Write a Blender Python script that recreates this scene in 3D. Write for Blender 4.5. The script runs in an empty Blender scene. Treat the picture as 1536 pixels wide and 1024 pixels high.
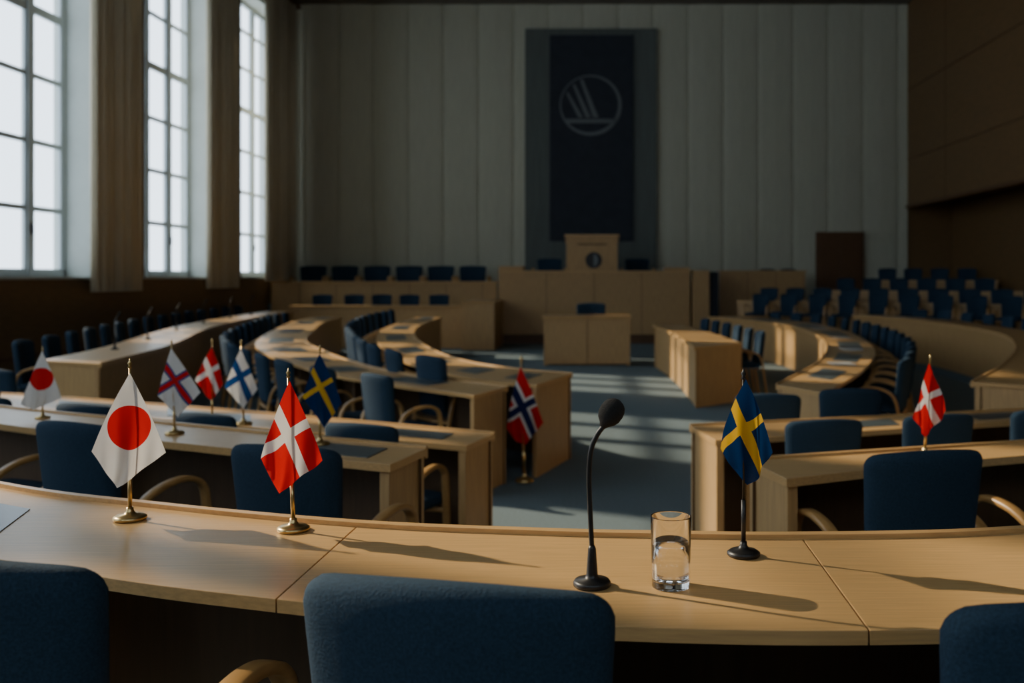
import bpy, math, random
from mathutils import Vector, Matrix
random.seed(4)
D = bpy.data
SC = bpy.context.scene

# ------------------------------------------------------------ materials
def new_mat(name):
    m = D.materials.new(name); m.use_nodes = True
    nt = m.node_tree
    b = nt.nodes["Principled BSDF"]
    return m, nt, b

def simple(name, col, rough=0.5, metal=0.0, var=0.0, scale=30.0, bump=0.0, coords=(1, 1, 1), spec=0.5):
    m, nt, b = new_mat(name)
    b.inputs["Roughness"].default_value = rough
    b.inputs["Metallic"].default_value = metal
    b.inputs["Specular IOR Level"].default_value = spec
    tc = nt.nodes.new("ShaderNodeTexCoord")
    mp = nt.nodes.new("ShaderNodeMapping"); mp.inputs["Scale"].default_value = coords
    nz = nt.nodes.new("ShaderNodeTexNoise"); nz.inputs["Scale"].default_value = scale
    nz.inputs["Detail"].default_value = 5
    nt.links.new(tc.outputs["Object"], mp.inputs[0]); nt.links.new(mp.outputs[0], nz.inputs["Vector"])
    cr = nt.nodes.new("ShaderNodeValToRGB")
    cr.color_ramp.elements[0].position = 0.3; cr.color_ramp.elements[1].position = 0.7
    cr.color_ramp.elements[0].color = [c * (1 - var) for c in col] + [1]
    cr.color_ramp.elements[1].color = [min(1, c * (1 + var)) for c in col] + [1]
    nt.links.new(nz.outputs["Fac"], cr.inputs[0]); nt.links.new(cr.outputs[0], b.inputs["Base Color"])
    if bump > 0:
        bp = nt.nodes.new("ShaderNodeBump"); bp.inputs["Strength"].default_value = bump
        bp.inputs["Distance"].default_value = 0.003
        nt.links.new(nz.outputs["Fac"], bp.inputs["Height"]); nt.links.new(bp.outputs[0], b.inputs["Normal"])
    return m

WOOD = simple("oak_top", (0.56, 0.345, 0.14), 0.33, var=0.12, scale=6, coords=(1.2, 28, 28), bump=0.08)
WOODV = simple("oak_panel", (0.49, 0.305, 0.128), 0.45, var=0.14, scale=5, coords=(14, 14, 1.0), bump=0.05)
WOODD = simple("oak_underside", (0.09, 0.047, 0.018), 0.6, var=0.15, scale=5, coords=(10, 10, 1))  # darkened oak: shade under desks put into the colour; also panel seams
WALLWOOD = simple("wall_wood", (0.18, 0.10, 0.036), 0.5, var=0.12, scale=4, coords=(1, 1, 6), bump=0.05)
DARKWOOD = simple("dark_wood", (0.12, 0.055, 0.02), 0.5, var=0.15, scale=5, coords=(8, 8, 1))
BENT = simple("beech_arm", (0.46, 0.26, 0.09), 0.35, var=0.12, scale=8, coords=(10, 2, 10))
FABRIC = simple("blue_upholstery", (0.018, 0.042, 0.072), 0.9, var=0.25, scale=260, bump=0.4, spec=0.2)
CARPET = simple("blue_carpet", (0.155, 0.205, 0.23), 0.95, var=0.18, scale=60, bump=0.3, spec=0.1)
WALLM = simple("wall_fabric", (0.54, 0.54, 0.43), 0.9, var=0.05, scale=3, coords=(6, 6, 0.6), spec=0.1)
CEILM = simple("ceiling_paint", (0.16, 0.14, 0.11), 0.9, var=0.05, scale=3)
REARM = simple("rear_wall_paint", (0.32, 0.28, 0.22), 0.9, var=0.05, scale=3)
CURT = simple("curtain_cloth", (0.64, 0.58, 0.43), 0.9, var=0.08, scale=10, coords=(10, 10, 0.3), spec=0.1)
FRAME = simple("window_paint", (0.40, 0.45, 0.47), 0.5, var=0.03, scale=6)
REVEAL = simple("reveal_paint", (0.46, 0.50, 0.48), 0.8, var=0.03, scale=6)
BRASS = simple("brass", (0.62, 0.45, 0.20), 0.28, 1.0, var=0.05, scale=20)
STEEL = simple("steel", (0.45, 0.45, 0.45), 0.25, 1.0, var=0.05, scale=20)
BLACK = simple("black_plastic", (0.012, 0.012, 0.013), 0.4, var=0.2, scale=60)
FOAM = simple("black_foam", (0.014, 0.014, 0.014), 0.95, var=0.4, scale=500, bump=0.6)
PANELG = simple("banner_backing", (0.125, 0.145, 0.135), 0.85, var=0.08, scale=3, coords=(5, 5, 0.4))
NAVY = simple("banner_navy", (0.030, 0.037, 0.050), 0.9, var=0.1, scale=4)
EMBL = simple("emblem_grey", (0.15, 0.17, 0.18), 0.7, var=0.05, scale=10)
PAD = simple("desk_inlay", (0.07, 0.09, 0.10), 0.3, var=0.1, scale=10)
PAPER = simple("paper", (0.6, 0.6, 0.58), 0.8, var=0.03, scale=10)

def glass_mat(name, col, ior, rough=0.0):
    m, nt, b = new_mat(name)
    b.inputs["Base Color"].default_value = (*col, 1)
    b.inputs["Transmission Weight"].default_value = 1
    b.inputs["Roughness"].default_value = rough
    b.inputs["IOR"].default_value = ior
    return m
GLASS = glass_mat("clear_glass", (1, 1, 1), 1.45)
WATER = glass_mat("water", (0.98, 0.99, 1), 1.33)

# ------------------------------------------------------------ mesh builder
class MB:
    def __init__(s): s.v = []; s.f = []; s.m = []; s.sm = []; s.mats = []
    def mi(s, mat):
        if mat not in s.mats: s.mats.append(mat)
        return s.mats.index(mat)
    def add(s, vs, fs, mat, smooth=False):
        o = len(s.v); s.v += [tuple(x) for x in vs]; k = s.mi(mat)
        for f in fs:
            s.f.append([i + o for i in f]); s.m.append(k); s.sm.append(smooth)
    def box(s, x0, x1, y0, y1, z0, z1, mat):
        vs = [(x, y, z) for z in (z0, z1) for y in (y0, y1) for x in (x0, x1)]
        s.add(vs, [(0, 1, 3, 2), (4, 6, 7, 5), (0, 4, 5, 1), (2, 3, 7, 6), (0, 2, 6, 4), (1, 5, 7, 3)], mat)
    def ribbon(s, A, B, z0, z1, mat):
        n = len(A)
        vs = [(a[0], a[1], z1) for a in A] + [(b[0], b[1], z1) for b in B] + [(a[0], a[1], z0) for a in A] + [(b[0], b[1], z0) for b in B]
        fs = []
        for i in range(n - 1):
            fs += [(i, i + 1, n + i + 1, n + i), (2 * n + i, 3 * n + i, 3 * n + i + 1, 2 * n + i + 1),
                   (i, 2 * n + i, 2 * n + i + 1, i + 1), (n + i, n + i + 1, 3 * n + i + 1, 3 * n + i)]
        fs += [(0, n, 3 * n, 2 * n), (n - 1, 3 * n - 1, 4 * n - 1, 2 * n - 1)]
        s.add(vs, fs, mat)
    def prism(s, poly, z0, z1, mat):
        n = len(poly)
        vs = [(p[0], p[1], z0) for p in poly] + [(p[0], p[1], z1) for p in poly]
        fs = [tuple(range(n)), tuple(range(n, 2 * n))] + [(i, (i + 1) % n, n + (i + 1) % n, n + i) for i in range(n)]
        s.add(vs, fs, mat)
    def lathe(s, prof, c, mat, seg=32):
        vs = []; fs = []
        n = len(prof)
        for (r, z) in prof:
            for k in range(seg):
                a = 2 * math.pi * k / seg
                vs.append((c[0] + r * math.cos(a), c[1] + r * math.sin(a), c[2] + z))
        for i in range(n - 1):
            for k in range(seg):
                k2 = (k + 1) % seg
                fs.append((i * seg + k, i * seg + k2, (i + 1) * seg + k2, (i + 1) * seg + k))
        fs.append(tuple(range(seg))); fs.append(tuple((n - 1) * seg + k for k in range(seg)))
        s.add(vs, fs, mat, True)
    def tube(s, pts, rad, mat, seg=12, rx=None):
        pts = [Vector(p) for p in pts]; n = len(pts); vs = []; fs = []
        for i, p in enumerate(pts):
            t = (pts[min(i + 1, n - 1)] - pts[max(i - 1, 0)]).normalized()
            if rx:
                a = Vector((1, 0, 0)); a = (a - t * a.dot(t))
                if a.length < 1e-3: a = Vector((0, 1, 0)) - t * t.y
                a.normalize()
            else:
                a = Vector((0, 1, 0)) if abs(t.y) < 0.9 else Vector((1, 0, 0)); a = (a - t * a.dot(t)).normalized()
            b = t.cross(a)
            for k in range(seg):
                an = 2 * math.pi * k / seg
                if rx:
                    ca, sa = math.cos(an), math.sin(an)
                    e = 0.45
                    va = math.copysign(abs(ca) ** e, ca) * rx[0]; vb = math.copysign(abs(sa) ** e, sa) * rx[1]
                else:
                    r = rad[i] if isinstance(rad, (list, tuple)) else rad
                    va = math.cos(an) * r; vb = math.sin(an) * r
                vs.append(p + a * va + b * vb)
        for i in range(n - 1):
            for k in range(seg):
                k2 = (k + 1) % seg
                fs.append((i * seg + k, i * seg + k2, (i + 1) * seg + k2, (i + 1) * seg + k))
        fs.append(tuple(range(seg))); fs.append(tuple((n - 1) * seg + k for k in range(seg)))
        s.add(vs, fs, mat, True)
    def rbox(s, h, r, n, mat, fn):
        ax = [math.sin((-1 + 2 * i / n) * math.pi / 2) for i in range(n + 1)]
        vs = []; fs = []; idx = {}
        def vid(p):
            key = tuple(round(c, 5) for c in p)
            if key in idx: return idx[key]
            P = Vector([p[k] * h[k] for k in range(3)])
            Q = Vector([max(-(h[k] - r[k]), min(h[k] - r[k], P[k])) for k in range(3)])
            d = Vector([(P[k] - Q[k]) / r[k] for k in range(3)])
            if d.length > 1e-9: d.normalize()
            R = Vector([Q[k] + d[k] * r[k] for k in range(3)])
            idx[key] = len(vs); vs.append(fn(R)); return idx[key]
        for a in range(3):
            for sg in (-1, 1):
                for i in range(n):
                    for j in range(n):
                        q = []
                        for (di, dj) in ((0, 0), (1, 0), (1, 1), (0, 1)):
                            p = [0, 0, 0]; p[a] = sg; p[(a + 1) % 3] = ax[i + di]; p[(a + 2) % 3] = ax[j + dj]
                            q.append(vid(p))
                        fs.append(tuple(q))
        s.add(vs, fs, mat, True)
    def mesh(s, name):
        import bmesh
        me = D.meshes.new(name); me.from_pydata(s.v, [], s.f)
        for m in s.mats: me.materials.append(m)
        me.polygons.foreach_set("material_index", s.m)
        me.polygons.foreach_set("use_smooth", s.sm)
        bm = bmesh.new(); bm.from_mesh(me); bmesh.ops.recalc_face_normals(bm, faces=bm.faces[:]); bm.to_mesh(me); bm.free()
        me.update(); return me
    def obj(s, name, bevel=0, parent=None):
        o = D.objects.new(name, s.mesh(name)); SC.collection.objects.link(o)
        if bevel:
            b = o.modifiers.new("bevel", "BEVEL"); b.width = bevel; b.segments = 2; b.limit_method = 'ANGLE'; b.angle_limit = math.radians(50)
        if parent: o.parent = parent
        return o

def catmull(P, per=8):
    P = [Vector(p) for p in P]; n = len(P); out = []
    if n == 2:
        return [P[0].lerp(P[1], i / per) for i in range(per + 1)]
    for i in range(n - 1):
        p0 = P[i - 1] if i > 0 else P[0] * 2 - P[1]; p1 = P[i]; p2 = P[i + 1]
        p3 = P[i + 2] if i + 2 < n else P[-1] * 2 - P[-2]
        for k in range(per):
            t = k / per
            out.append(0.5 * ((2 * p1) + (p2 - p0) * t + (2 * p0 - 5 * p1 + 4 * p2 - p3) * t * t + (3 * p1 - p0 - 3 * p2 + p3) * t ** 3))
    out.append(P[-1]); return out

# ------------------------------------------------------------ chamber dimensions
FL = -0.35
XL, XR, XRR = -8.0, 8.38, 9.6
YB, YF = 26.5, -4.0
ZC = 8.5

def block(name, x0, x1, y0, y1, z0, z1, mat, bevel=0):
    m = MB(); m.box(x0, x1, y0, y1, z0, z1, mat); return m.obj(name, bevel)

block("floor", XL - 0.7, XRR + 0.1, YF - 0.1, YB + 0.1, FL - 0.2, FL, CARPET)
block("ceiling", XL - 0.7, XRR + 0.1, YF - 0.1, YB + 0.1, ZC, ZC + 0.2, CEILM)
# rear wall (behind the visitor) with unseen high openings added as fill light
m = MB()
m.box(XL - 0.7, XRR + 0.1, YF - 0.3, YF, FL, 4.6, REARM); m.box(XL - 0.7, XRR + 0.1, YF - 0.3, YF, 8.0, ZC, REARM)
xs = [XL - .7, -5.4, -3.0, -1.0, 1.4, 3.4, 5.8, XRR + .1]
for i in range(0, len(xs), 2): m.box(xs[i], xs[i + 1], YF - 0.3, YF, 4.6, 8.0, REARM)
m.obj("wall_rear")
for i in range(1, len(xs) - 1, 2):  # frames for the added fill openings
    m = MB(); a, b = xs[i], xs[i + 1]
    for xx in (a, (a + b) / 2 - .04, b - .08): m.box(xx, xx + .08, YF - .2, YF - .12, 4.6, 8.0, FRAME)
    for z in (4.6, 5.7, 6.8, 7.92): m.box(a, b, YF - .19, YF - .13, z, z + .07, FRAME)
    m.obj("window_%d" % (10 + i), .005)
m = MB()
prof = []
x = XL - 0.6; pw = 0.93
while x < XR:
    for (dx, dy) in ((0.0, 0.0), (0.02, -0.03), (0.10, -0.045), (pw * 0.5, -0.06), (pw - 0.10, -0.045), (pw - 0.02, -0.03)):
        prof.append((min(x + dx, XR), YB + dy))
    x += pw
prof.append((XR, YB))
m.ribbon(prof, [(p[0], YB + 0.2) for p in prof], FL, ZC, WALLM)
m.obj("wall_back")
block("wall_back_gallery", XR, XRR, YB, YB + 0.2, FL, 3.3, WALLWOOD)
m = MB()
m.box(XR, XR + 0.25, YF, YB + 0.2, 3.12, ZC, WALLWOOD)
m.box(XR + 0.25, XRR, YF, YB + 0.2, 3.25, 3.4, DARKWOOD)
m.box(XRR, XRR + 0.2, YF, YB + 0.2, FL, 3.4, WALLWOOD)
m.obj("wall_right")
m = MB()
m.box(XR - 0.02, XR, YF, YB, 4.35, 4.37, DARKWOOD); m.box(XR - 0.02, XR, YF, YB, 6.2, 6.22, DARKWOOD)
m.box(XR - 0.05, XR, YF, YB, 3.08, 3.16, DARKWOOD)
for k in range(6):
    m.box(XR - 0.008, XR, 0.6 + k * 4.6, 0.615 + k * 4.6, 3.16, ZC, DARKWOOD)
m.obj("trim_1")
WIN = [(-1.4, 1.6), (3.5, 6.5), (8.0, 11.0), (12.9, 15.9), (17.8, 20.8), (22.7, 25.7)]
ZS, ZT = 1.22, 7.9
m = MB()
m.box(XL - 0.6, XL, YF, YB, FL, ZS, WALLWOOD)
m.box(XL - 0.6, XL, YF, YB, ZT, ZC, REVEAL)
prev = YF
for (a, b) in WIN + [(YB, YB)]:
    if a > prev: m.box(XL - 0.6, XL - 0.01, prev, a, ZS, ZT, REVEAL); m.box(XL - 0.01, XL, prev, a, ZS, ZT, WALLWOOD)
    prev = b
m.obj("wall_left")
m = MB()
for (a, b) in WIN: m.box(XL - 0.5, XL + 0.06, a - 0.05, b + 0.05, ZS, ZS + 0.04, REVEAL)
m.box(XL, XL + 0.03, YF, YB, 0.1, 0.16, DARKWOOD)
m.obj("trim_2", 0.005)
for wi, (a, b) in enumerate(WIN):
    m = MB(); xg = XL - 0.45
    z0 = ZS + 0.04
    m.box(xg - 0.04, xg + 0.05, a, a + 0.08, z0, ZT, FRAME); m.box(xg - 0.04, xg + 0.05, b - 0.08, b, z0, ZT, FRAME)
    m.box(xg - 0.04, xg + 0.05, a, b, z0, z0 + 0.12, FRAME); m.box(xg - 0.04, xg + 0.05, a, b, ZT - 0.1, ZT, FRAME)
    w = (b - a) / 3
    for k in (1, 2): m.box(xg - 0.05, xg + 0.06, a + w * k - 0.08, a + w * k + 0.08, z0, ZT, FRAME)
    for z in (2.29, 3.3, 4.3, 5.3, 6.3, 7.2):
        t = 0.038 if z != 5.3 else 0.07
        m.box(xg - 0.02, xg + 0.03, a, b, z - t, z + t, FRAME)
    for k in range(3):
        m.box(xg - 0.02, xg + 0.035, a + w * k + 0.07, a + w * k + 0.125, z0, ZT, FRAME)
        m.box(xg - 0.02, xg + 0.035, a + w * (k + 1) - 0.125, a + w * (k + 1) - 0.07, z0, ZT, FRAME)
    m.box(xg + 0.06, xg + 0.10, a + 2 * w - 0.01, a + 2 * w + 0.01, 1.9, 2.05, BLACK)
    m.obj("window_%d" % (wi + 1), 0.006)

def curtain(y0, y1, xc=-7.80):
    m = MB(); n = 110; A = []; B = []
    for i in range(n + 1):
        t = i / n; y = y0 + (y1 - y0) * t
        x = xc + 0.075 * math.sin(t * (y1 - y0) * 2 * math.pi / 0.27 + .8 * math.sin(t * 9)) + 0.03 * math.sin(t * 13.0)
        A.append((x, y)); B.append((x - 0.012, y + 0.002))
    m.ribbon(A, B, 1.16 if y0 > 22 else 1.02, 8.35, CURT)
    for i in range(len(m.sm)): m.sm[i] = True
    return m.obj("curtain")
for (a, b) in ((15.5, 17.35), (20.15, 21.9), (23.75, 26.0), (11.0, 12.4), (7.0, 7.8), (1.7, 3.2)):
    curtain(a, b)
m = MB(); m.box(-7.93, -7.72, YF, YB, 8.36, 8.44, DARKWOOD); m.obj("curtain_rail")

# ------------------------------------------------------------ desks
def desk(name, near, far, zt, zf, seams=(), lip=True, per=8, ends=(True, True), ped=1.5, th=0.03, pz=None, bevel=0.004):
    A = catmull(near, per); B = catmull(far, per); n = len(A); m = MB()
    cuts = [0] + [s * per for s in seams] + [n - 1]
    for c0, c1 in zip(cuts[:-1], cuts[1:]):
        a = [p.copy() for p in A[c0:c1 + 1]]; b = [p.copy() for p in B[c0:c1 + 1]]
        if c0 > 0:
            a[0] = a[0] + (a[1] - a[0]).normalized() * 0.0014; b[0] = b[0] + (b[1] - b[0]).normalized() * 0.0014
        if c1 < n - 1:
            a[-1] = a[-1] + (a[-2] - a[-1]).normalized() * 0.0014; b[-1] = b[-1] + (b[-2] - b[-1]).normalized() * 0.0014
        m.ribbon(a, b, zt - th, zt, WOOD)
    def off(d):
        return [B[i] + (A[i] - B[i]).normalized() * d for i in range(n)]
    if lip:
        m.ribbon(off(-0.012), off(0.012), zt - th - 0.01, zt + 0.010, WOOD)
    base = zf if pz is None else pz
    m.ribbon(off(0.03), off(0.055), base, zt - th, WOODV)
    m.ribbon(off(0.055), off(0.060), base, zt - th, WOODD)  # dark lining paints the under-desk shade onto the panel's seat side
    L = 0
    lens = [0]
    for i in range(1, n): L += ((A[i] + B[i]) / 2 - (A[i - 1] + B[i - 1]) / 2).length; lens.append(L)
    for e, on in zip((0, 1), ends):
        if not on: continue
        if e == 0: a0, b0, ta, tb = A[0], B[0], (A[1] - A[0]).normalized(), (B[1] - B[0]).normalized()
        else: a0, b0, ta, tb = A[-1], B[-1], (A[-2] - A[-1]).normalized(), (B[-2] - B[-1]).normalized()
        u = (b0 - a0).normalized()
        a1 = a0 + u * 0.015; b1 = b0 - u * 0.015
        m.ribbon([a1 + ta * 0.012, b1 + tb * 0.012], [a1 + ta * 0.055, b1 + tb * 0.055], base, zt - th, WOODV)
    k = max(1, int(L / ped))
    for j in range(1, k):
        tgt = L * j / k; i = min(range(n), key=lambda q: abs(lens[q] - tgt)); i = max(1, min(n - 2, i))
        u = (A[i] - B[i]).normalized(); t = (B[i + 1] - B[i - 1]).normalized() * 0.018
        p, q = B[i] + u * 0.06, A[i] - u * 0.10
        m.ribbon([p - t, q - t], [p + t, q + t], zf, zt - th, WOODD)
    o = m.obj(name, bevel)
    return A, B

def inlays(A, B, zt, step, start=4, ln=3, f0=0.25, f1=0.75):
    m = MB(); i = start
    while i + ln < len(A):
        a = [B[k].lerp(A[k], f0) for k in range(i, i + ln + 1)]; b = [B[k].lerp(A[k], f1) for k in range(i, i + ln + 1)]
        m.ribbon(a, b, zt, zt + 0.003, PAD); i += step
    return m.obj("writing_pad")

N1 = [(-2.0, 2.45), (-1.3, 1.93), (-.85, 1.70), (-.5, 1.576), (-.19, 1.49), (.10, 1.447), (.40, 1.437), (.70, 1.47), (1.2, 1.62), (1.9, 2.0)]
F1 = [(-2.35, 3.05), (-1.45, 2.43), (-.95, 2.20), (-.48, 2.04), (-.10, 1.975), (.12, 1.955), (.41, 1.945), (.80, 1.98), (1.3, 2.13), (2.1, 2.5)]
A1, B1 = desk("curved_desk", N1, F1, 0.75, 0.0, seams=(3, 6), per=10, th=0.022, ped=1.1, bevel=0.003)
m = MB()
m.ribbon([B1[k].lerp(A1[k], .3) for k in range(4, 14)], [B1[k].lerp(A1[k], .8) for k in range(4, 14)], .75, .752, PAD); m.obj("writing_pad")

N2 = [(-4.1, 5.6), (-2.77, 4.65), (-1.73, 4.12), (-.736, 3.63)]
F2 = [(-4.4, 6.1), (-3.12, 5.25), (-1.79, 4.55), (-.66, 3.98)]
A2, B2 = desk("curved_desk", N2, F2, .575, -.175)
m = MB()
for k0_ in (2, 20): m.ribbon([B2[k].lerp(A2[k], .25) for k in range(k0_, k0_ + 4)], [B2[k].lerp(A2[k], .8) for k in range(k0_, k0_ + 4)], .575, .578, PAD)
m.obj("writing_pad")
N3 = [(-3.96, 6.65), (-3.1, 6.26), (-1.96, 5.71), (-.64, 5.07)]
F3 = [(-4.36, 7.34), (-3.43, 6.94), (-2.17, 6.33), (-.534, 5.46)]
A3, B3 = desk("curved_desk", N3, F3, .40, FL)
inlays(A3, B3, .40, 7, 5, 4)
NC = [(-.86, 7.25), (-2.15, 8.6), (-2.96, 9.88), (-3.75, 11.36), (-4.46, 13.2), (-5.15, 16.05), (-5.75, 19.0), (-6.0, 21.3)]
FC = [(-.66, 7.78), (-1.75, 8.95), (-2.43, 10.1), (-3.13, 11.6), (-3.85, 13.4), (-4.5, 16.1), (-5.1, 19.0), (-5.35, 21.3)]
AC, BC = desk("horseshoe_desk", NC, FC, .40, FL)
inlays(AC, BC, .40, 7, 3, 3)
NB = [(-.44, 7.95), (-.944, 8.39), (-1.56, 9.37), (-2.19, 10.97), (-2.99, 13.8), (-3.53, 17.1), (-3.75, 21.2)]
FB = [(-.178, 8.86), (-.70, 9.30), (-1.25, 10.1), (-1.80, 11.5), (-2.5, 14.1), (-3.0, 17.2), (-3.2, 21.2)]
AB, BB = desk("horseshoe_desk", NB, FB, .40, FL)
inlays(AB, BB, .40, 7, 3, 3)
ND = [(-5.03, 9.08), (-5.3, 10.8), (-6.35, 15.1), (-6.95, 19.0), (-7.2, 22.0)]
FD = [(-4.31, 8.73), (-4.72, 11.2), (-5.75, 15.1), (-6.35, 19.0), (-6.6, 22.0)]
AD, BD = desk("curved_desk", ND, FD, .50, -.25, pz=FL, per=10)
N2R = [(.66, 3.376), (1.12, 3.60), (1.66, 3.82), (2.16, 3.98), (3.2, 4.5)]
F2R = [(.578, 3.72), (1.06, 3.88), (1.775, 4.12), (2.32, 4.30), (3.3, 4.9)]
A2R, B2R = desk("curved_desk", N2R, F2R, .575, -.175)
N3R = [(.65, 5.24), (1.53, 5.56), (2.59, 5.97), (3.65, 6.33)]
F3R = [(.567, 5.76), (1.55, 6.05), (2.6, 6.40), (3.7, 6.80)]
A3R, B3R = desk("curved_desk", N3R, F3R, .40, FL)
inlays(A3R, B3R, .40, 8, 6, 4)
NE = [(1.95, 12.9), (1.85, 15.3), (1.62, 17.8)]; FE = [(1.26, 12.2), (1.24, 15.2), (1.10, 17.8)]
AE, BE = desk("straight_desk", NE, FE, .40, FL)
NF = [(1.72, 7.35), (2.62, 9.51), (3.46, 12.23), (4.02, 15.66), (4.05, 19.0), (3.1, 22.0)]
FF = [(1.47, 7.93), (2.3, 10.1), (3.0, 12.7), (3.42, 15.66), (3.35, 18.6), (2.5, 21.4)]
AF, BF = desk("horseshoe_desk", NF, FF, .40, FL)
inlays(AF, BF, .40, 6, 3, 3)
NG = [(3.15, 6.90), (4.0, 8.3), (5.1, 10.7), (6.0, 13.3), (6.3, 16.5), (6.1, 18.6), (5.7, 20.0)]
FG = [(2.75, 7.2), (3.6, 8.7), (4.69, 11.0), (5.5, 13.5), (5.75, 16.5), (5.5, 18.4), (5.15, 19.7)]
AG, BG = desk("horseshoe_desk", NG, FG, .50, -.25, pz=FL)
AH, BH = desk("tier_desk", [(3.55, 23.35), (9.5, 19.75)], [(3.35, 23.0), (9.5, 19.3)], .70, .05)
AI, BI = desk("tier_desk", [(5.65, 24.15), (9.5, 21.75)], [(5.45, 23.85), (9.5, 21.35)], .93, .27)
AJ, BJ = desk("tier_desk", [(6.95, 25.1), (9.5, 23.65)], [(6.8, 24.8), (9.5, 23.25)], 1.17, .52)

# ------------------------------------------------------------ platforms
def plat(name, poly, z0, z1):
    m = MB(); m.prism(poly, z0, z1, CARPET); return m.obj(name)
e = 0.04
plat("floor_tier_upper", [(XL, YF), (XRR, YF), (XRR, 4.2), (3.3, 3.2)] + [(p.x, p.y + e) for p in reversed(B1)] + [(-3.4, 3.9), (XL, 5.4)], FL, 0.0)
plat("floor_tier_middle", [(XL, 5.4), (-3.4, 3.9)] + [(p.x, p.y + e) for p in B1] + [(3.3, 3.2), (XRR, 4.2), (XRR, 6.0)] + [(p.x, p.y + e) for p in reversed(B2R)] + [(p.x, p.y + e) for p in reversed(B2)] + [(XL, 8.0)], FL, -.175)
plat("floor_tier_left", [(p.x + 0.0, p.y) for p in BD] + [(-6.6, 22.3), (XL, 22.3), (XL, 8.73)], FL, -.25)
plat("floor_tier_right", [(p.x, p.y) for p in BG] + [(5.1, 20.6), (XRR, 17.6), (XRR, 7.2)], FL, -.25)
plat("floor_tier_gallery_front", [(3.35, 22.15), (XRR, 18.4), (XRR, YB), (3.35, YB)], FL, .0)
plat("floor_tier_gallery", [(3.3, 22.98), (XRR, 19.2), (XRR, YB), (3.3, YB)], 0, .05)
plat("floor_tier_gallery_middle", [(5.4, 23.83), (XRR, 21.25), (XRR, YB), (5.4, YB)], .05, .27)
plat("floor_tier_gallery_top", [(6.75, 24.78), (XRR, 23.15), (XRR, YB), (6.75, YB)], .27, .52)

# ------------------------------------------------------------ chairs
def chair_mesh():
    m = MB()
    def back(p):
        t = (p.z + 0.23) / 0.46
        x = p.x * (0.90 + 0.10 * t + 0.03 * t * t)
        y = -0.215 - 0.055 * t + 1.15 * x * x + p.y
        z = 0.64 + p.z + 0.010 * math.cos(p.x * 7) - 0.2 * x * x * (1 if t > .5 else 0) * (t - .5) * 2
        return (x, y, z)
    m.rbox((0.205, 0.033, 0.235), (0.04, 0.028, 0.04), 18, FABRIC, back)
    def seat(p):
        return (p.x * (1.0 + 0.05 * p.y), p.y + 0.03, 0.425 + p.z + 0.008 * math.cos(p.x * 6))
    m.rbox((0.235, 0.225, 0.035), (0.05, 0.05, 0.030), 12, FABRIC, seat)
    for s in (-1, 1):
        pts = [(s * .255, -.27, 0.0), (s * .262, -.235, .25), (s * .268, -.20, .47), (s * .27, -.16, .565), (s * .27, -.08, .612),
               (s * .27, .02, .630), (s * .27, .09, .622), (s * .27, .14, .592), (s * .268, .165, .53), (s * .265, .18, .35), (s * .26, .20, 0.0)]
        c = catmull(pts, 5)
        m.tube(c, 0, BENT, seg=12, rx=(0.021, 0.012))
        m.tube([(s * .20, -.12, .40), (s * .262, -.12, .40)], .012, STEEL, 8)
    m.tube([(-.262, .18, .375), (0, .18, .372), (.262, .18, .375)], .013, BENT, 12)
    m.tube([(-.262, -.21, .375), (0, -.21, .372), (.262, -.21, .375)], .013, BENT, 12)
    return m.mesh("armchair")
CH = chair_mesh()
def chair(bx, by, fx, fy, zf, sc=1.0, wx=1.0):
    f = Vector((fx, fy)).normalized()
    o = D.objects.new("conference_chair", CH); SC.collection.objects.link(o)
    o.location = (bx + f.x * .26, by + f.y * .26, zf)
    o.rotation_euler = (0, 0, math.atan2(-f.x, f.y))
    o.scale = (sc * wx, sc, sc)
def dirto(ang):
    a = math.radians(ang); return (math.sin(a), math.cos(a))
chair(-.185, 1.235, *dirto(13), 0)
chair(-.87, 1.34, *dirto(12), 0)
chair(.63, 1.17, *dirto(-8), 0)
chair(-1.03, 3.27, *dirto(18), -.175); chair(-2.0, 3.80, *dirto(24), -.175); chair(-2.85, 4.3, *dirto(26), -.175)
chair(1.08, 3.17, *dirto(-14), -.175); chair(1.80, 3.42, *dirto(-20), -.175)
chair(-1.17, 4.95, *dirto(20), FL); chair(-2.1, 5.32, *dirto(22), FL); chair(-2.95, 5.72, *dirto(22), FL); chair(-3.75, 6.1, *dirto(22), FL)
chair(-4.75, 7.9, *dirto(30), FL)
chair(1.2, 5.08, *dirto(-10), FL); chair(1.86, 5.28, *dirto(-14), FL); chair(2.52, 5.5, *dirto(-18), FL)
chair(1.70, 6.5, *dirto(-4), FL); chair(1.10, 6.2, *dirto(2), FL)
def along(A, B, off, step, zf, s0=0.5, s1=0.3, jit=4, sc=1.0):
    n = len(A); L = 0; nxt = s0
    tot = sum((A[i + 1] - A[i]).length for i in range(n - 1))
    for i in range(n - 1):
        seg = (A[i + 1] - A[i]).length
        while L + seg >= nxt and nxt < tot - s1:
            t = (nxt - L) / seg
            p = A[i].lerp(A[i + 1], t); tg = (A[i + 1] - A[i]).normalized()
            nn = Vector((-tg.y, tg.x))
            if nn.dot(B[i] - A[i]) < 0: nn = -nn
            a = math.radians(random.uniform(-jit, jit))
            g = Vector((nn.x * math.cos(a) - nn.y * math.sin(a), nn.x * math.sin(a) + nn.y * math.cos(a)))
            q = p - nn * off
            chair(q.x, q.y, g.x, g.y, zf, sc); nxt += step
        L += seg
along(AC, BC, .38, .80, FL, s0=.75)
along(AB, BB, .36, .80, FL, s0=.9, sc=1.08)
along(AD, BD, .55, .85, -.25, s0=.9)
along(AE, BE, .36, .80, FL, s0=.5)
along(AF, BF, .40, .80, FL, s0=1.9, s1=.6)
along(AG, BG, .42, .80, -.25, s0=.9, s1=.6)
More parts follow.
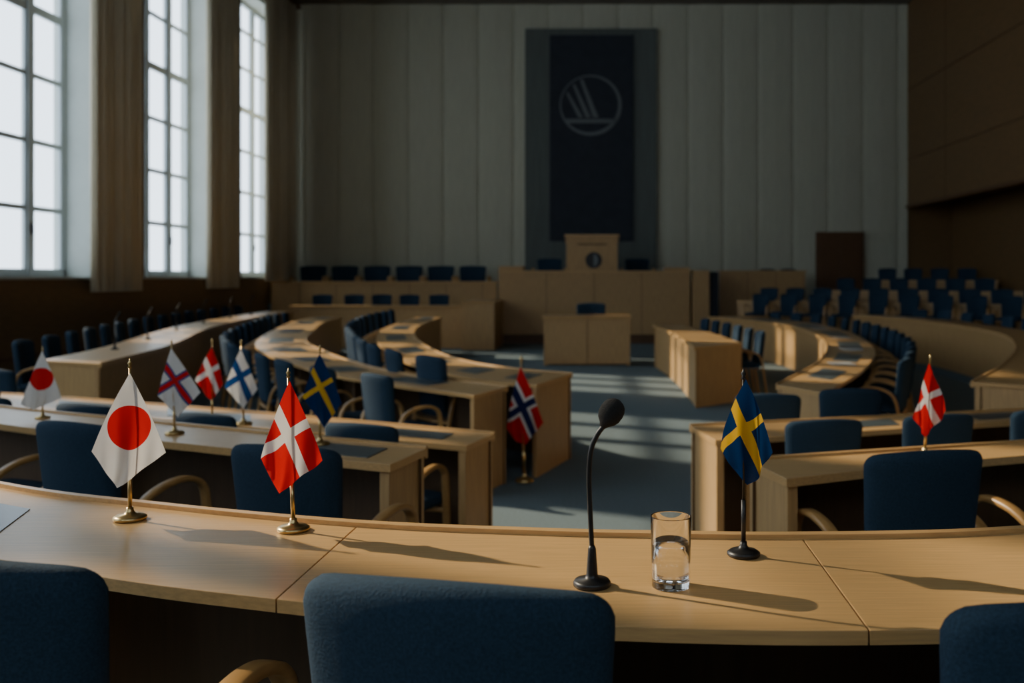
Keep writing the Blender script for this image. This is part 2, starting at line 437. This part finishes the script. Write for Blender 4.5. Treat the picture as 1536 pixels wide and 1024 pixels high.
along([Vector((3.5, 22.75)), Vector((9.5, 19.12))], [Vector((3.2, 22.2)), Vector((9.2, 18.5))], 0.02, .66, 0.0, s0=.4, jit=1)
along(AH, BH, .40, .64, .05, s0=.5, sc=1.08, jit=1); along(AI, BI, .40, .64, .27, s0=.4, sc=1.08, jit=1); along(AJ, BJ, .40, .64, .52, s0=.4, sc=1.08, jit=1)

# ------------------------------------------------------------ presidium / rostrum
m = MB()
m.box(-2.25, 2.36, 24.0, 24.12, FL + .22, 1.36, WOODV)
m.box(-2.20, 2.31, 24.04, 24.2, FL, FL + .22, DARKWOOD)
for xx in (-1.1, 0.05, 1.2): m.box(xx - .006, xx + .006, 23.992, 24.0, FL + .22, 1.36, WOODD)
m.box(-2.27, 2.38, 23.97, 24.55, 1.36, 1.41, WOOD)
m.box(-2.25, -1.65, 24.0, 24.5, 1.41, 1.52, WOODV)
m.box(1.75, 2.36, 24.0, 24.5, 1.41, 1.49, WOODV)
m.box(-2.25, -2.15, 24.12, YB - .4, FL, 1.2, WOODV); m.box(2.26, 2.36, 24.12, YB - .4, FL, 1.2, WOODV)
m.obj("presidium_desk", .01)
block("floor_dais", -2.15, 2.26, 24.2, YB - .06, FL, .84, CARPET)
m = MB()
m.box(-.62, .62, 23.98, 24.06, 1.41, 2.22, WOODV)
m.box(-.62, -.54, 24.06, 24.5, 1.41, 2.15, WOODV); m.box(.54, .62, 24.06, 24.5, 1.41, 2.15, WOODV)
m.add([(-.66, 23.94, 2.22), (.66, 23.94, 2.22), (.66, 24.55, 2.08), (-.66, 24.55, 2.08), (-.66, 23.94, 2.28), (.66, 23.94, 2.28), (.66, 24.55, 2.14), (-.66, 24.55, 2.14)],
      [(0, 1, 2, 3), (4, 5, 6, 7), (0, 1, 5, 4), (1, 2, 6, 5), (2, 3, 7, 6), (3, 0, 4, 7)], WOOD)
seg = 32
ring = [(0.04 + .20 * math.cos(2 * math.pi * k / seg), 1.66 + .20 * math.sin(2 * math.pi * k / seg)) for k in range(seg)]
m.add([(a, 23.98, b) for a, b in ring] + [(a, 23.955, b) for a, b in ring], [tuple(range(seg)), tuple(range(seg, 2 * seg))] + [(k, (k + 1) % seg, seg + (k + 1) % seg, seg + k) for k in range(seg)], BLACK)
m.add([(0.04 + .11 * math.cos(a), 23.95, 1.66 + .15 * math.sin(a)) for a in [i * math.pi / 12 - math.pi / 2 for i in range(13)]] + [(0.04, 23.95, 1.81)], [tuple(range(14))], EMBL)
m.box(-.35, .35, 23.965, 23.98, 2.03, 2.06, WOODD)
m.obj("lectern", .006)
chair(-1.08, 25.35, 0, -1, .84, 1.0, 1.5); chair(1.15, 25.35, 0, -1, .84, 1.0, 1.5)
chair(0.0, 25.4, 0, -1, .84)
m = MB(); m.box(2.42, 2.82, 23.9, 24.5, FL, 1.42, WOODV); m.box(3.2, 5.35, 24.95, 25.05, .05, 1.38, WOODV); m.box(3.18, 5.38, 24.9, 25.3, 1.38, 1.42, WOOD)
for xx in (3.9, 4.6): m.box(xx, xx + .012, 24.94, 24.95, .05, 1.38, WOODD)
m.box(2.86, 3.05, 24.0, 24.5, FL, 1.38, NAVY)
m.obj("side_bench", .008)
chair(4.55, 25.9, 0, -1, .58); chair(5.1, 25.9, 0, -1, .58)
block("floor_riser_side", 3.95, 5.36, 25.32, YB - .07, .05, .58, CARPET)
m = MB(); m.box(-7.9, -2.35, 24.5, 24.58, FL, 1.10, WOODV); m.box(-7.9, -2.33, 24.46, 24.9, 1.10, 1.145, WOOD)
for k in range(6): m.box(-7.2 + k * .9, -7.19 + k * .9, 24.49, 24.5, FL, 1.1, WOODD)
m.obj("back_bench", .008)
block("floor_riser_back", XL, -2.35, 24.6, YB - .07, FL, .59, CARPET)
for x in (-7.2, -6.38, -5.55, -4.72, -3.9, -3.08): chair(x, 25.75, 0, -1, .59, 1.08, 1.55)
m = MB(); m.box(-6.8, -2.9, 22.4, 22.46, FL, .57, WOODV); m.box(-6.82, -2.88, 22.36, 22.8, .57, .61, WOOD)
m.obj("clerk_bench", .008)
block("floor_riser_clerk", -6.8, -2.92, 22.46, 24.46, FL, -.04, CARPET)
for x in (-6.35, -5.6, -4.95, -4.3, -3.6): chair(x, 23.5, 0, -1, -.04, 1.0, 1.15)
m = MB(); m.box(-2.86, -2.14, 21.85, 23.9, FL, .68, WOODV); m.box(-2.87, -2.12, 21.82, 23.92, .68, .72, WOOD); m.obj("wooden_cabinet", .008)
m = MB()
m.box(-.87, .69, 18.0, 18.05, FL + .03, .50, WOODV)
m.box(-.87, -.81, 18.05, 18.9, FL, .50, WOODV); m.box(.63, .69, 18.05, 18.9, FL, .50, WOODV)
m.box(-.90, .72, 17.96, 18.95, .50, .545, WOOD)
m.box(-.09, -.08, 17.99, 18.0, FL + .03, .50, WOODD)
m.obj("stenographer_desk", .008)
chair(-.02, 19.35, 0, -1, FL, 1.25, 1.1)
m = MB(); m.box(5.93, 7.19, YB - .16, YB - .065, .27, 2.45, DARKWOOD); m.box(6.03, 6.54, YB - .18, YB - .16, .3, 2.36, DARKWOOD); m.box(6.58, 7.09, YB - .18, YB - .16, .3, 2.36, DARKWOOD)
m.obj("door_1", .008)

# ------------------------------------------------------------ banner with emblem
m = MB()
m.box(-1.775, 1.72, YB - .14, YB - .065, 1.0, 7.83, PANELG)
m.box(-1.12, 1.10, YB - .18, YB - .14, 2.2, 7.65, NAVY)
yy = YB - .19; cx, cz = -.035, 5.79; seg = 64
vo = []; vi = []
for k in range(seg):
    a = 2 * math.pi * k / seg; th = .065 + .035 * math.cos(a + .7)
    vo.append((cx + .82 * math.cos(a), yy, cz + .80 * math.sin(a))); vi.append((cx + (.82 - th) * math.cos(a), yy, cz + (.80 - th) * math.sin(a)))
m.add(vo + vi, [(k, (k + 1) % seg, seg + (k + 1) % seg, seg + k) for k in range(seg)], EMBL)
def bar(P0, P1, w0, w1, bend):
    n = 10; vs = []
    for i in range(n + 1):
        t = i / n; x = P0[0] + (P1[0] - P0[0]) * t - bend * math.sin(math.pi * t); z = P0[1] + (P1[1] - P0[1]) * t
        w = w0 + (w1 - w0) * t
        vs += [(x - w, yy, z), (x + w, yy, z)]
    m.add(vs, [(2 * i, 2 * i + 1, 2 * i + 3, 2 * i + 2) for i in range(n)], EMBL)
bar((-.66, 6.13), (-.30, 5.47), .03, .065, .0); bar((-.48, 6.34), (-.10, 5.47), .035, .07, .0); bar((-.28, 6.47), (.10, 5.47), .04, .075, .0)
m.add([(-.66, yy, 5.32), (.60, yy, 5.32), (.68, yy, 5.43), (-.70, yy, 5.43)], [(0, 1, 2, 3)], EMBL)
m.obj("wall_banner")

# ------------------------------------------------------------ flags
RED = (0.66, 0.010, 0.012); WHITE = (0.80, 0.79, 0.77); BLUE = (0.003, 0.030, 0.12); YEL = (0.78, 0.46, 0.02); NBLUE = (0.01, 0.02, 0.10); FBLUE = (0.01, 0.07, 0.26)
def flag_mat(name, bg, shapes):
    m, nt, b = new_mat(name)
    N = nt.nodes; Lk = nt.links
    uv = N.new("ShaderNodeUVMap"); sp = N.new("ShaderNodeSeparateXYZ"); Lk.new(uv.outputs[0], sp.inputs[0])
    def M(op, a, c=None):
        q = N.new("ShaderNodeMath"); q.operation = op
        for i, vv in enumerate((a, c)):
            if vv is None: continue
            if isinstance(vv, (int, float)): q.inputs[i].default_value = vv
            else: Lk.new(vv, q.inputs[i])
        return q.outputs[0]
    rgb = N.new("ShaderNodeRGB"); rgb.outputs[0].default_value = (*bg, 1); cur = rgb.outputs[0]
    for s in shapes:
        du = M('SUBTRACT', sp.outputs[0], s[1]); dv = M('SUBTRACT', sp.outputs[1], s[2])
        if s[0] == 'line':
            a = math.radians(s[3]); nx, nz = -math.sin(a), math.cos(a)
            mask = M('LESS_THAN', M('ABSOLUTE', M('ADD', M('MULTIPLY', du, nx), M('MULTIPLY', dv, nz))), s[4])
            col = s[5]
        else:
            e1 = M('DIVIDE', du, s[3]); e2 = M('DIVIDE', dv, s[4])
            mask = M('LESS_THAN', M('ADD', M('MULTIPLY', e1, e1), M('MULTIPLY', e2, e2)), 1.0); col = s[5]
        mx = N.new("ShaderNodeMix"); mx.data_type = 'RGBA'
        Lk.new(mask, mx.inputs[0]); Lk.new(cur, mx.inputs[6]); mx.inputs[7].default_value = (*col, 1); cur = mx.outputs[2]
    Lk.new(cur, b.inputs["Base Color"]); b.inputs["Roughness"].default_value = .6; b.inputs["Specular IOR Level"].default_value = .2
    tr = N.new("ShaderNodeBsdfTranslucent"); Lk.new(cur, tr.inputs[0])
    ms = N.new("ShaderNodeMixShader"); ms.inputs[0].default_value = .35
    out = [n for n in N if n.type == 'OUTPUT_MATERIAL'][0]
    Lk.new(b.outputs[0], ms.inputs[1]); Lk.new(tr.outputs[0], ms.inputs[2]); Lk.new(ms.outputs[0], out.inputs[0])
    return m
def table_flag(name, kind, x, y, z, H, T, L, B, R, metal=BRASS, rot=0, lean=0.0, base_r=.1, angA=32):
    cen = (.35 * T[0] + .3 * L[0] + .1 * B[0] + .25 * R[0], .35 * T[1] + .3 * L[1] + .1 * B[1] + .25 * R[1])
    angB = math.degrees(math.atan2(R[1] - T[1], R[0] - T[0]))
    def cross(c, w): return [('line', cen[0], cen[1], angA, w, c), ('line', cen[0], cen[1], angB, w, c)]
    if kind == 'jp': bg = WHITE; sh = [('ell', (L[0] + R[0]) / 2 + .0, (T[1] + B[1]) / 2 + .02, .112 * (R[0] - L[0]) / .405, .135 * (T[1] - B[1]) / .71, RED)]
    elif kind == 'dk': bg = RED; sh = cross(WHITE, .029)
    elif kind == 'se': bg = BLUE; sh = cross(YEL, .024)
    elif kind == 'no': bg = RED; sh = cross(WHITE, .045) + cross(NBLUE, .024)
    elif kind == 'fi': bg = WHITE; sh = cross(FBLUE, .036)
    elif kind == 'fo': bg = WHITE; sh = cross(FBLUE, .040) + cross(RED, .022)
    mat = flag_mat("flag_" + kind, bg, sh)
    root = D.objects.new(name, None); SC.collection.objects.link(root); root.location = (x, y, z); root.rotation_euler = (0, 0, math.radians(rot))
    m = MB(); s = H / .33
    br = base_r * H
    m.lathe([(br * .9, 0), (br, .003 * s), (br, .007 * s), (br * .8, .011 * s), (br * .35, .013 * s), (br * .22, .02 * s), (br * .2, .026 * s)], (0, 0, 0), metal, 36)
    m.tube([(0, 0, .02 * s), (lean * .3 * H, 0, .3 * H)], .0042 * s, metal, 12)
    m.tube([(lean * .3 * H, 0, .3 * H), (lean * H, 0, .95 * H)], .0024 * s, metal, 12)
    m.lathe([(.002 * s, 0), (.0045 * s, .003 * s), (.0025 * s, .006 * s), (.0048 * s, .011 * s), (.002 * s, .0155 * s), (.0006 * s, .021 * s)], (lean * H, 0, .95 * H - .002 * s), metal, 16)
    m.obj("stand", 0, root)
    n = 28; vs = []; uvs = []; fs = []
    ph = random.uniform(0, 6)
    k0 = .94 / math.cos(math.radians(rot)) if rot else 1.0
    Tv, Lv, Bv, Rv = [Vector(q) for q in (T, L, B, R)]
    for i in range(n + 1):
        for j in range(n + 1):
            a = i / n; b = j / n
            p = Tv * (1 - a) * (1 - b) + Lv * a * (1 - b) + Bv * a * b + Rv * (1 - a) * b
            px = p.x + .012 * math.sin(math.pi * a) * (1 - b) * -1 + .010 * math.sin(math.pi * b) * (1 - a)
            pz = p.y - .010 * math.sin(math.pi * b) * a
            d = a + b
            yy = (-.012 - .026 * math.sin((a - b) * 5.0 + ph) * min(1, d * 1.2) + .013 * math.sin((a - b) * 11 + ph * 2 + b * 2) * d - .03 * abs(a - b))
            vs.append((px * H * k0, yy * H - .004 * s, pz * H)); uvs.append((p.x, p.y))
    for i in range(n):
        for j in range(n):
            k = i * (n + 1) + j; fs.append((k, k + 1, k + n + 2, k + n + 1))
    me = D.meshes.new("cloth"); me.from_pydata(vs, [], fs); me.materials.append(mat)
    ul = me.uv_layers.new(name="UVMap")
    for lp in me.loops: ul.data[lp.index].uv = uvs[lp.vertex_index]
    me.polygons.foreach_set("use_smooth", [True] * len(fs))
    o = D.objects.new("cloth", me); SC.collection.objects.link(o); o.parent = root
    return root

table_flag("japanese_table_flag", 'jp', -.97, 2.09, .75, .336, (0, .92), (-.205, .455), (-.07, .21), (.2, .41), rot=24)
table_flag("danish_table_flag", 'dk', -.60, 2.00, .75, .325, (-.025, .93), (-.19, .47), (-.08, .235), (.16, .435), lean=-.03, rot=24)
table_flag("swedish_table_flag", 'se', .277, 1.82, .75, .341, (.005, .95), (-.165, .596), (.02, .38), (.16, .555), metal=BLACK, base_r=.088, rot=10)
table_flag("japanese_table_flag", 'jp', -2.66, 4.82, .575, .347, (0, .94), (-.27, .21), (-.1, .13), (.26, .28), rot=15)
table_flag("faroese_table_flag", 'fo', -1.82, 4.34, .575, .41, (-.03, .915), (-.16, .42), (.04, .18), (.28, .44), lean=-.03, rot=10)
table_flag("danish_table_flag", 'dk', -2.27, 5.95, .40, .49, (0, .90), (-.2, .5), (0, .25), (.15, .46), rot=10)
table_flag("finnish_table_flag", 'fi', -2.03, 5.80, .40, .49, (-.03, .90), (-.21, .46), (0, .19), (.17, .42), lean=-.03, rot=10)
table_flag("swedish_table_flag", 'se', -1.11, 4.06, .575, .406, (0, .92), (-.17, .49), (.05, .18), (.23, .42), rot=10)
table_flag("norwegian_floor_flag", 'no', -.53, 7.80, FL, .99, (-.03, .92), (-.137, .43), (0, .29), (.153, .48), lean=-.025, base_r=.075)
table_flag("danish_table_flag", 'dk', 1.28, 3.83, .575, .385, (.035, .92), (-.155, .38), (0, .18), (.21, .45), lean=.06, rot=10)

# ------------------------------------------------------------ microphone
def microphone(name, x, y, z, s=1.0, rot=0, head=1.0):
    m = MB()
    m.lathe([(.029, 0), (.031, .002), (.031, .007), (.028, .011), (.012, .013), (.0095, .02), (.0085, .035), (.0065, .062), (.004, .068)], (0, 0, 0), BLACK, 36)
    pts = catmull([(0, 0, .06), (-.003, 0, .12), (-.005, 0, .18), (-.002, 0, .222), (.008, 0, .248), (.021, 0, .266)], 8)
    m.tube(pts, .0042, BLACK, 12)
    a = Vector((.52, 0, .85)).normalized(); c0 = Vector((.017, 0, .262))
    pr = [(0, .005), (.006, .009), (.012, .0155), (.020, .0195), (.030, .0205), (.038, .0195), (.045, .016), (.050, .010), (.0525, .003)]
    m.tube([c0 + a * t for t, r in pr], [r * head for t, r in pr], FOAM, 24)
    o = m.obj(name); o.location = (x, y, z); o.scale = (s, s, s); o.rotation_euler = (0, 0, rot)
microphone("gooseneck_microphone", 0.0, 1.643, .75)
for i in range(8, len(AD) - 3, 5):
    p = AD[i].lerp(BD[i], .35); microphone("gooseneck_microphone", p.x, p.y, .50, 1.3, 0.3, .45)

# ------------------------------------------------------------ glass of water
m = MB()
m.lathe([(.0005, 0), (.030, 0), (.0315, .0015), (.0335, .115), (.0333, .1165), (.0322, .1165), (.0318, .115), (.0300, .016), (.028, .012), (.0005, .0115)], (0, 0, 0), GLASS, 64)
g = m.obj("drinking_glass"); g.location = (.13, 1.64, .7502)
m = MB()
m.lathe([(.0005, .0117), (.0278, .0122), (.0299, .0162), (.03115, .072), (.0005, .072)], (0, 0, 0), WATER, 64)
w = m.obj("water", 0, g)
m = MB()
for i in range(8, len(BF) - 10, 6):
    p = BF[i].lerp(AF[i], .5); m.box(p.x - .11, p.x + .11, p.y - .15, p.y + .15, .404, .408, PAPER)
m.obj("paper_sheets")

# ------------------------------------------------------------ light
w = D.worlds.new("World"); SC.world = w; w.use_nodes = True
bg = w.node_tree.nodes["Background"]; bg.inputs[0].default_value = (.74, .87, 1.0, 1); bg.inputs[1].default_value = 3.7
sun = D.lights.new("sun", 'SUN'); sun.energy = 6.2; sun.angle = .018; sun.color = (1.0, .84, .60)
so = D.objects.new("sun", sun); SC.collection.objects.link(so)
so.rotation_euler = Vector((.52, -.25, -.325)).to_track_quat('-Z', 'Y').to_euler()

# ------------------------------------------------------------ camera
cam = D.cameras.new("camera"); co = D.objects.new("camera", cam); SC.collection.objects.link(co)
co.location = (0, 0, 1.26); co.rotation_euler = (math.pi / 2, 0, 0)
cam.lens = 35; cam.sensor_width = 36; cam.shift_x = -120 / 1536; cam.shift_y = -97 / 1536
cam.dof.use_dof = True; cam.dof.focus_distance = 1.85; cam.dof.aperture_fstop = 4.0
cam.clip_start = .05
SC.camera = co
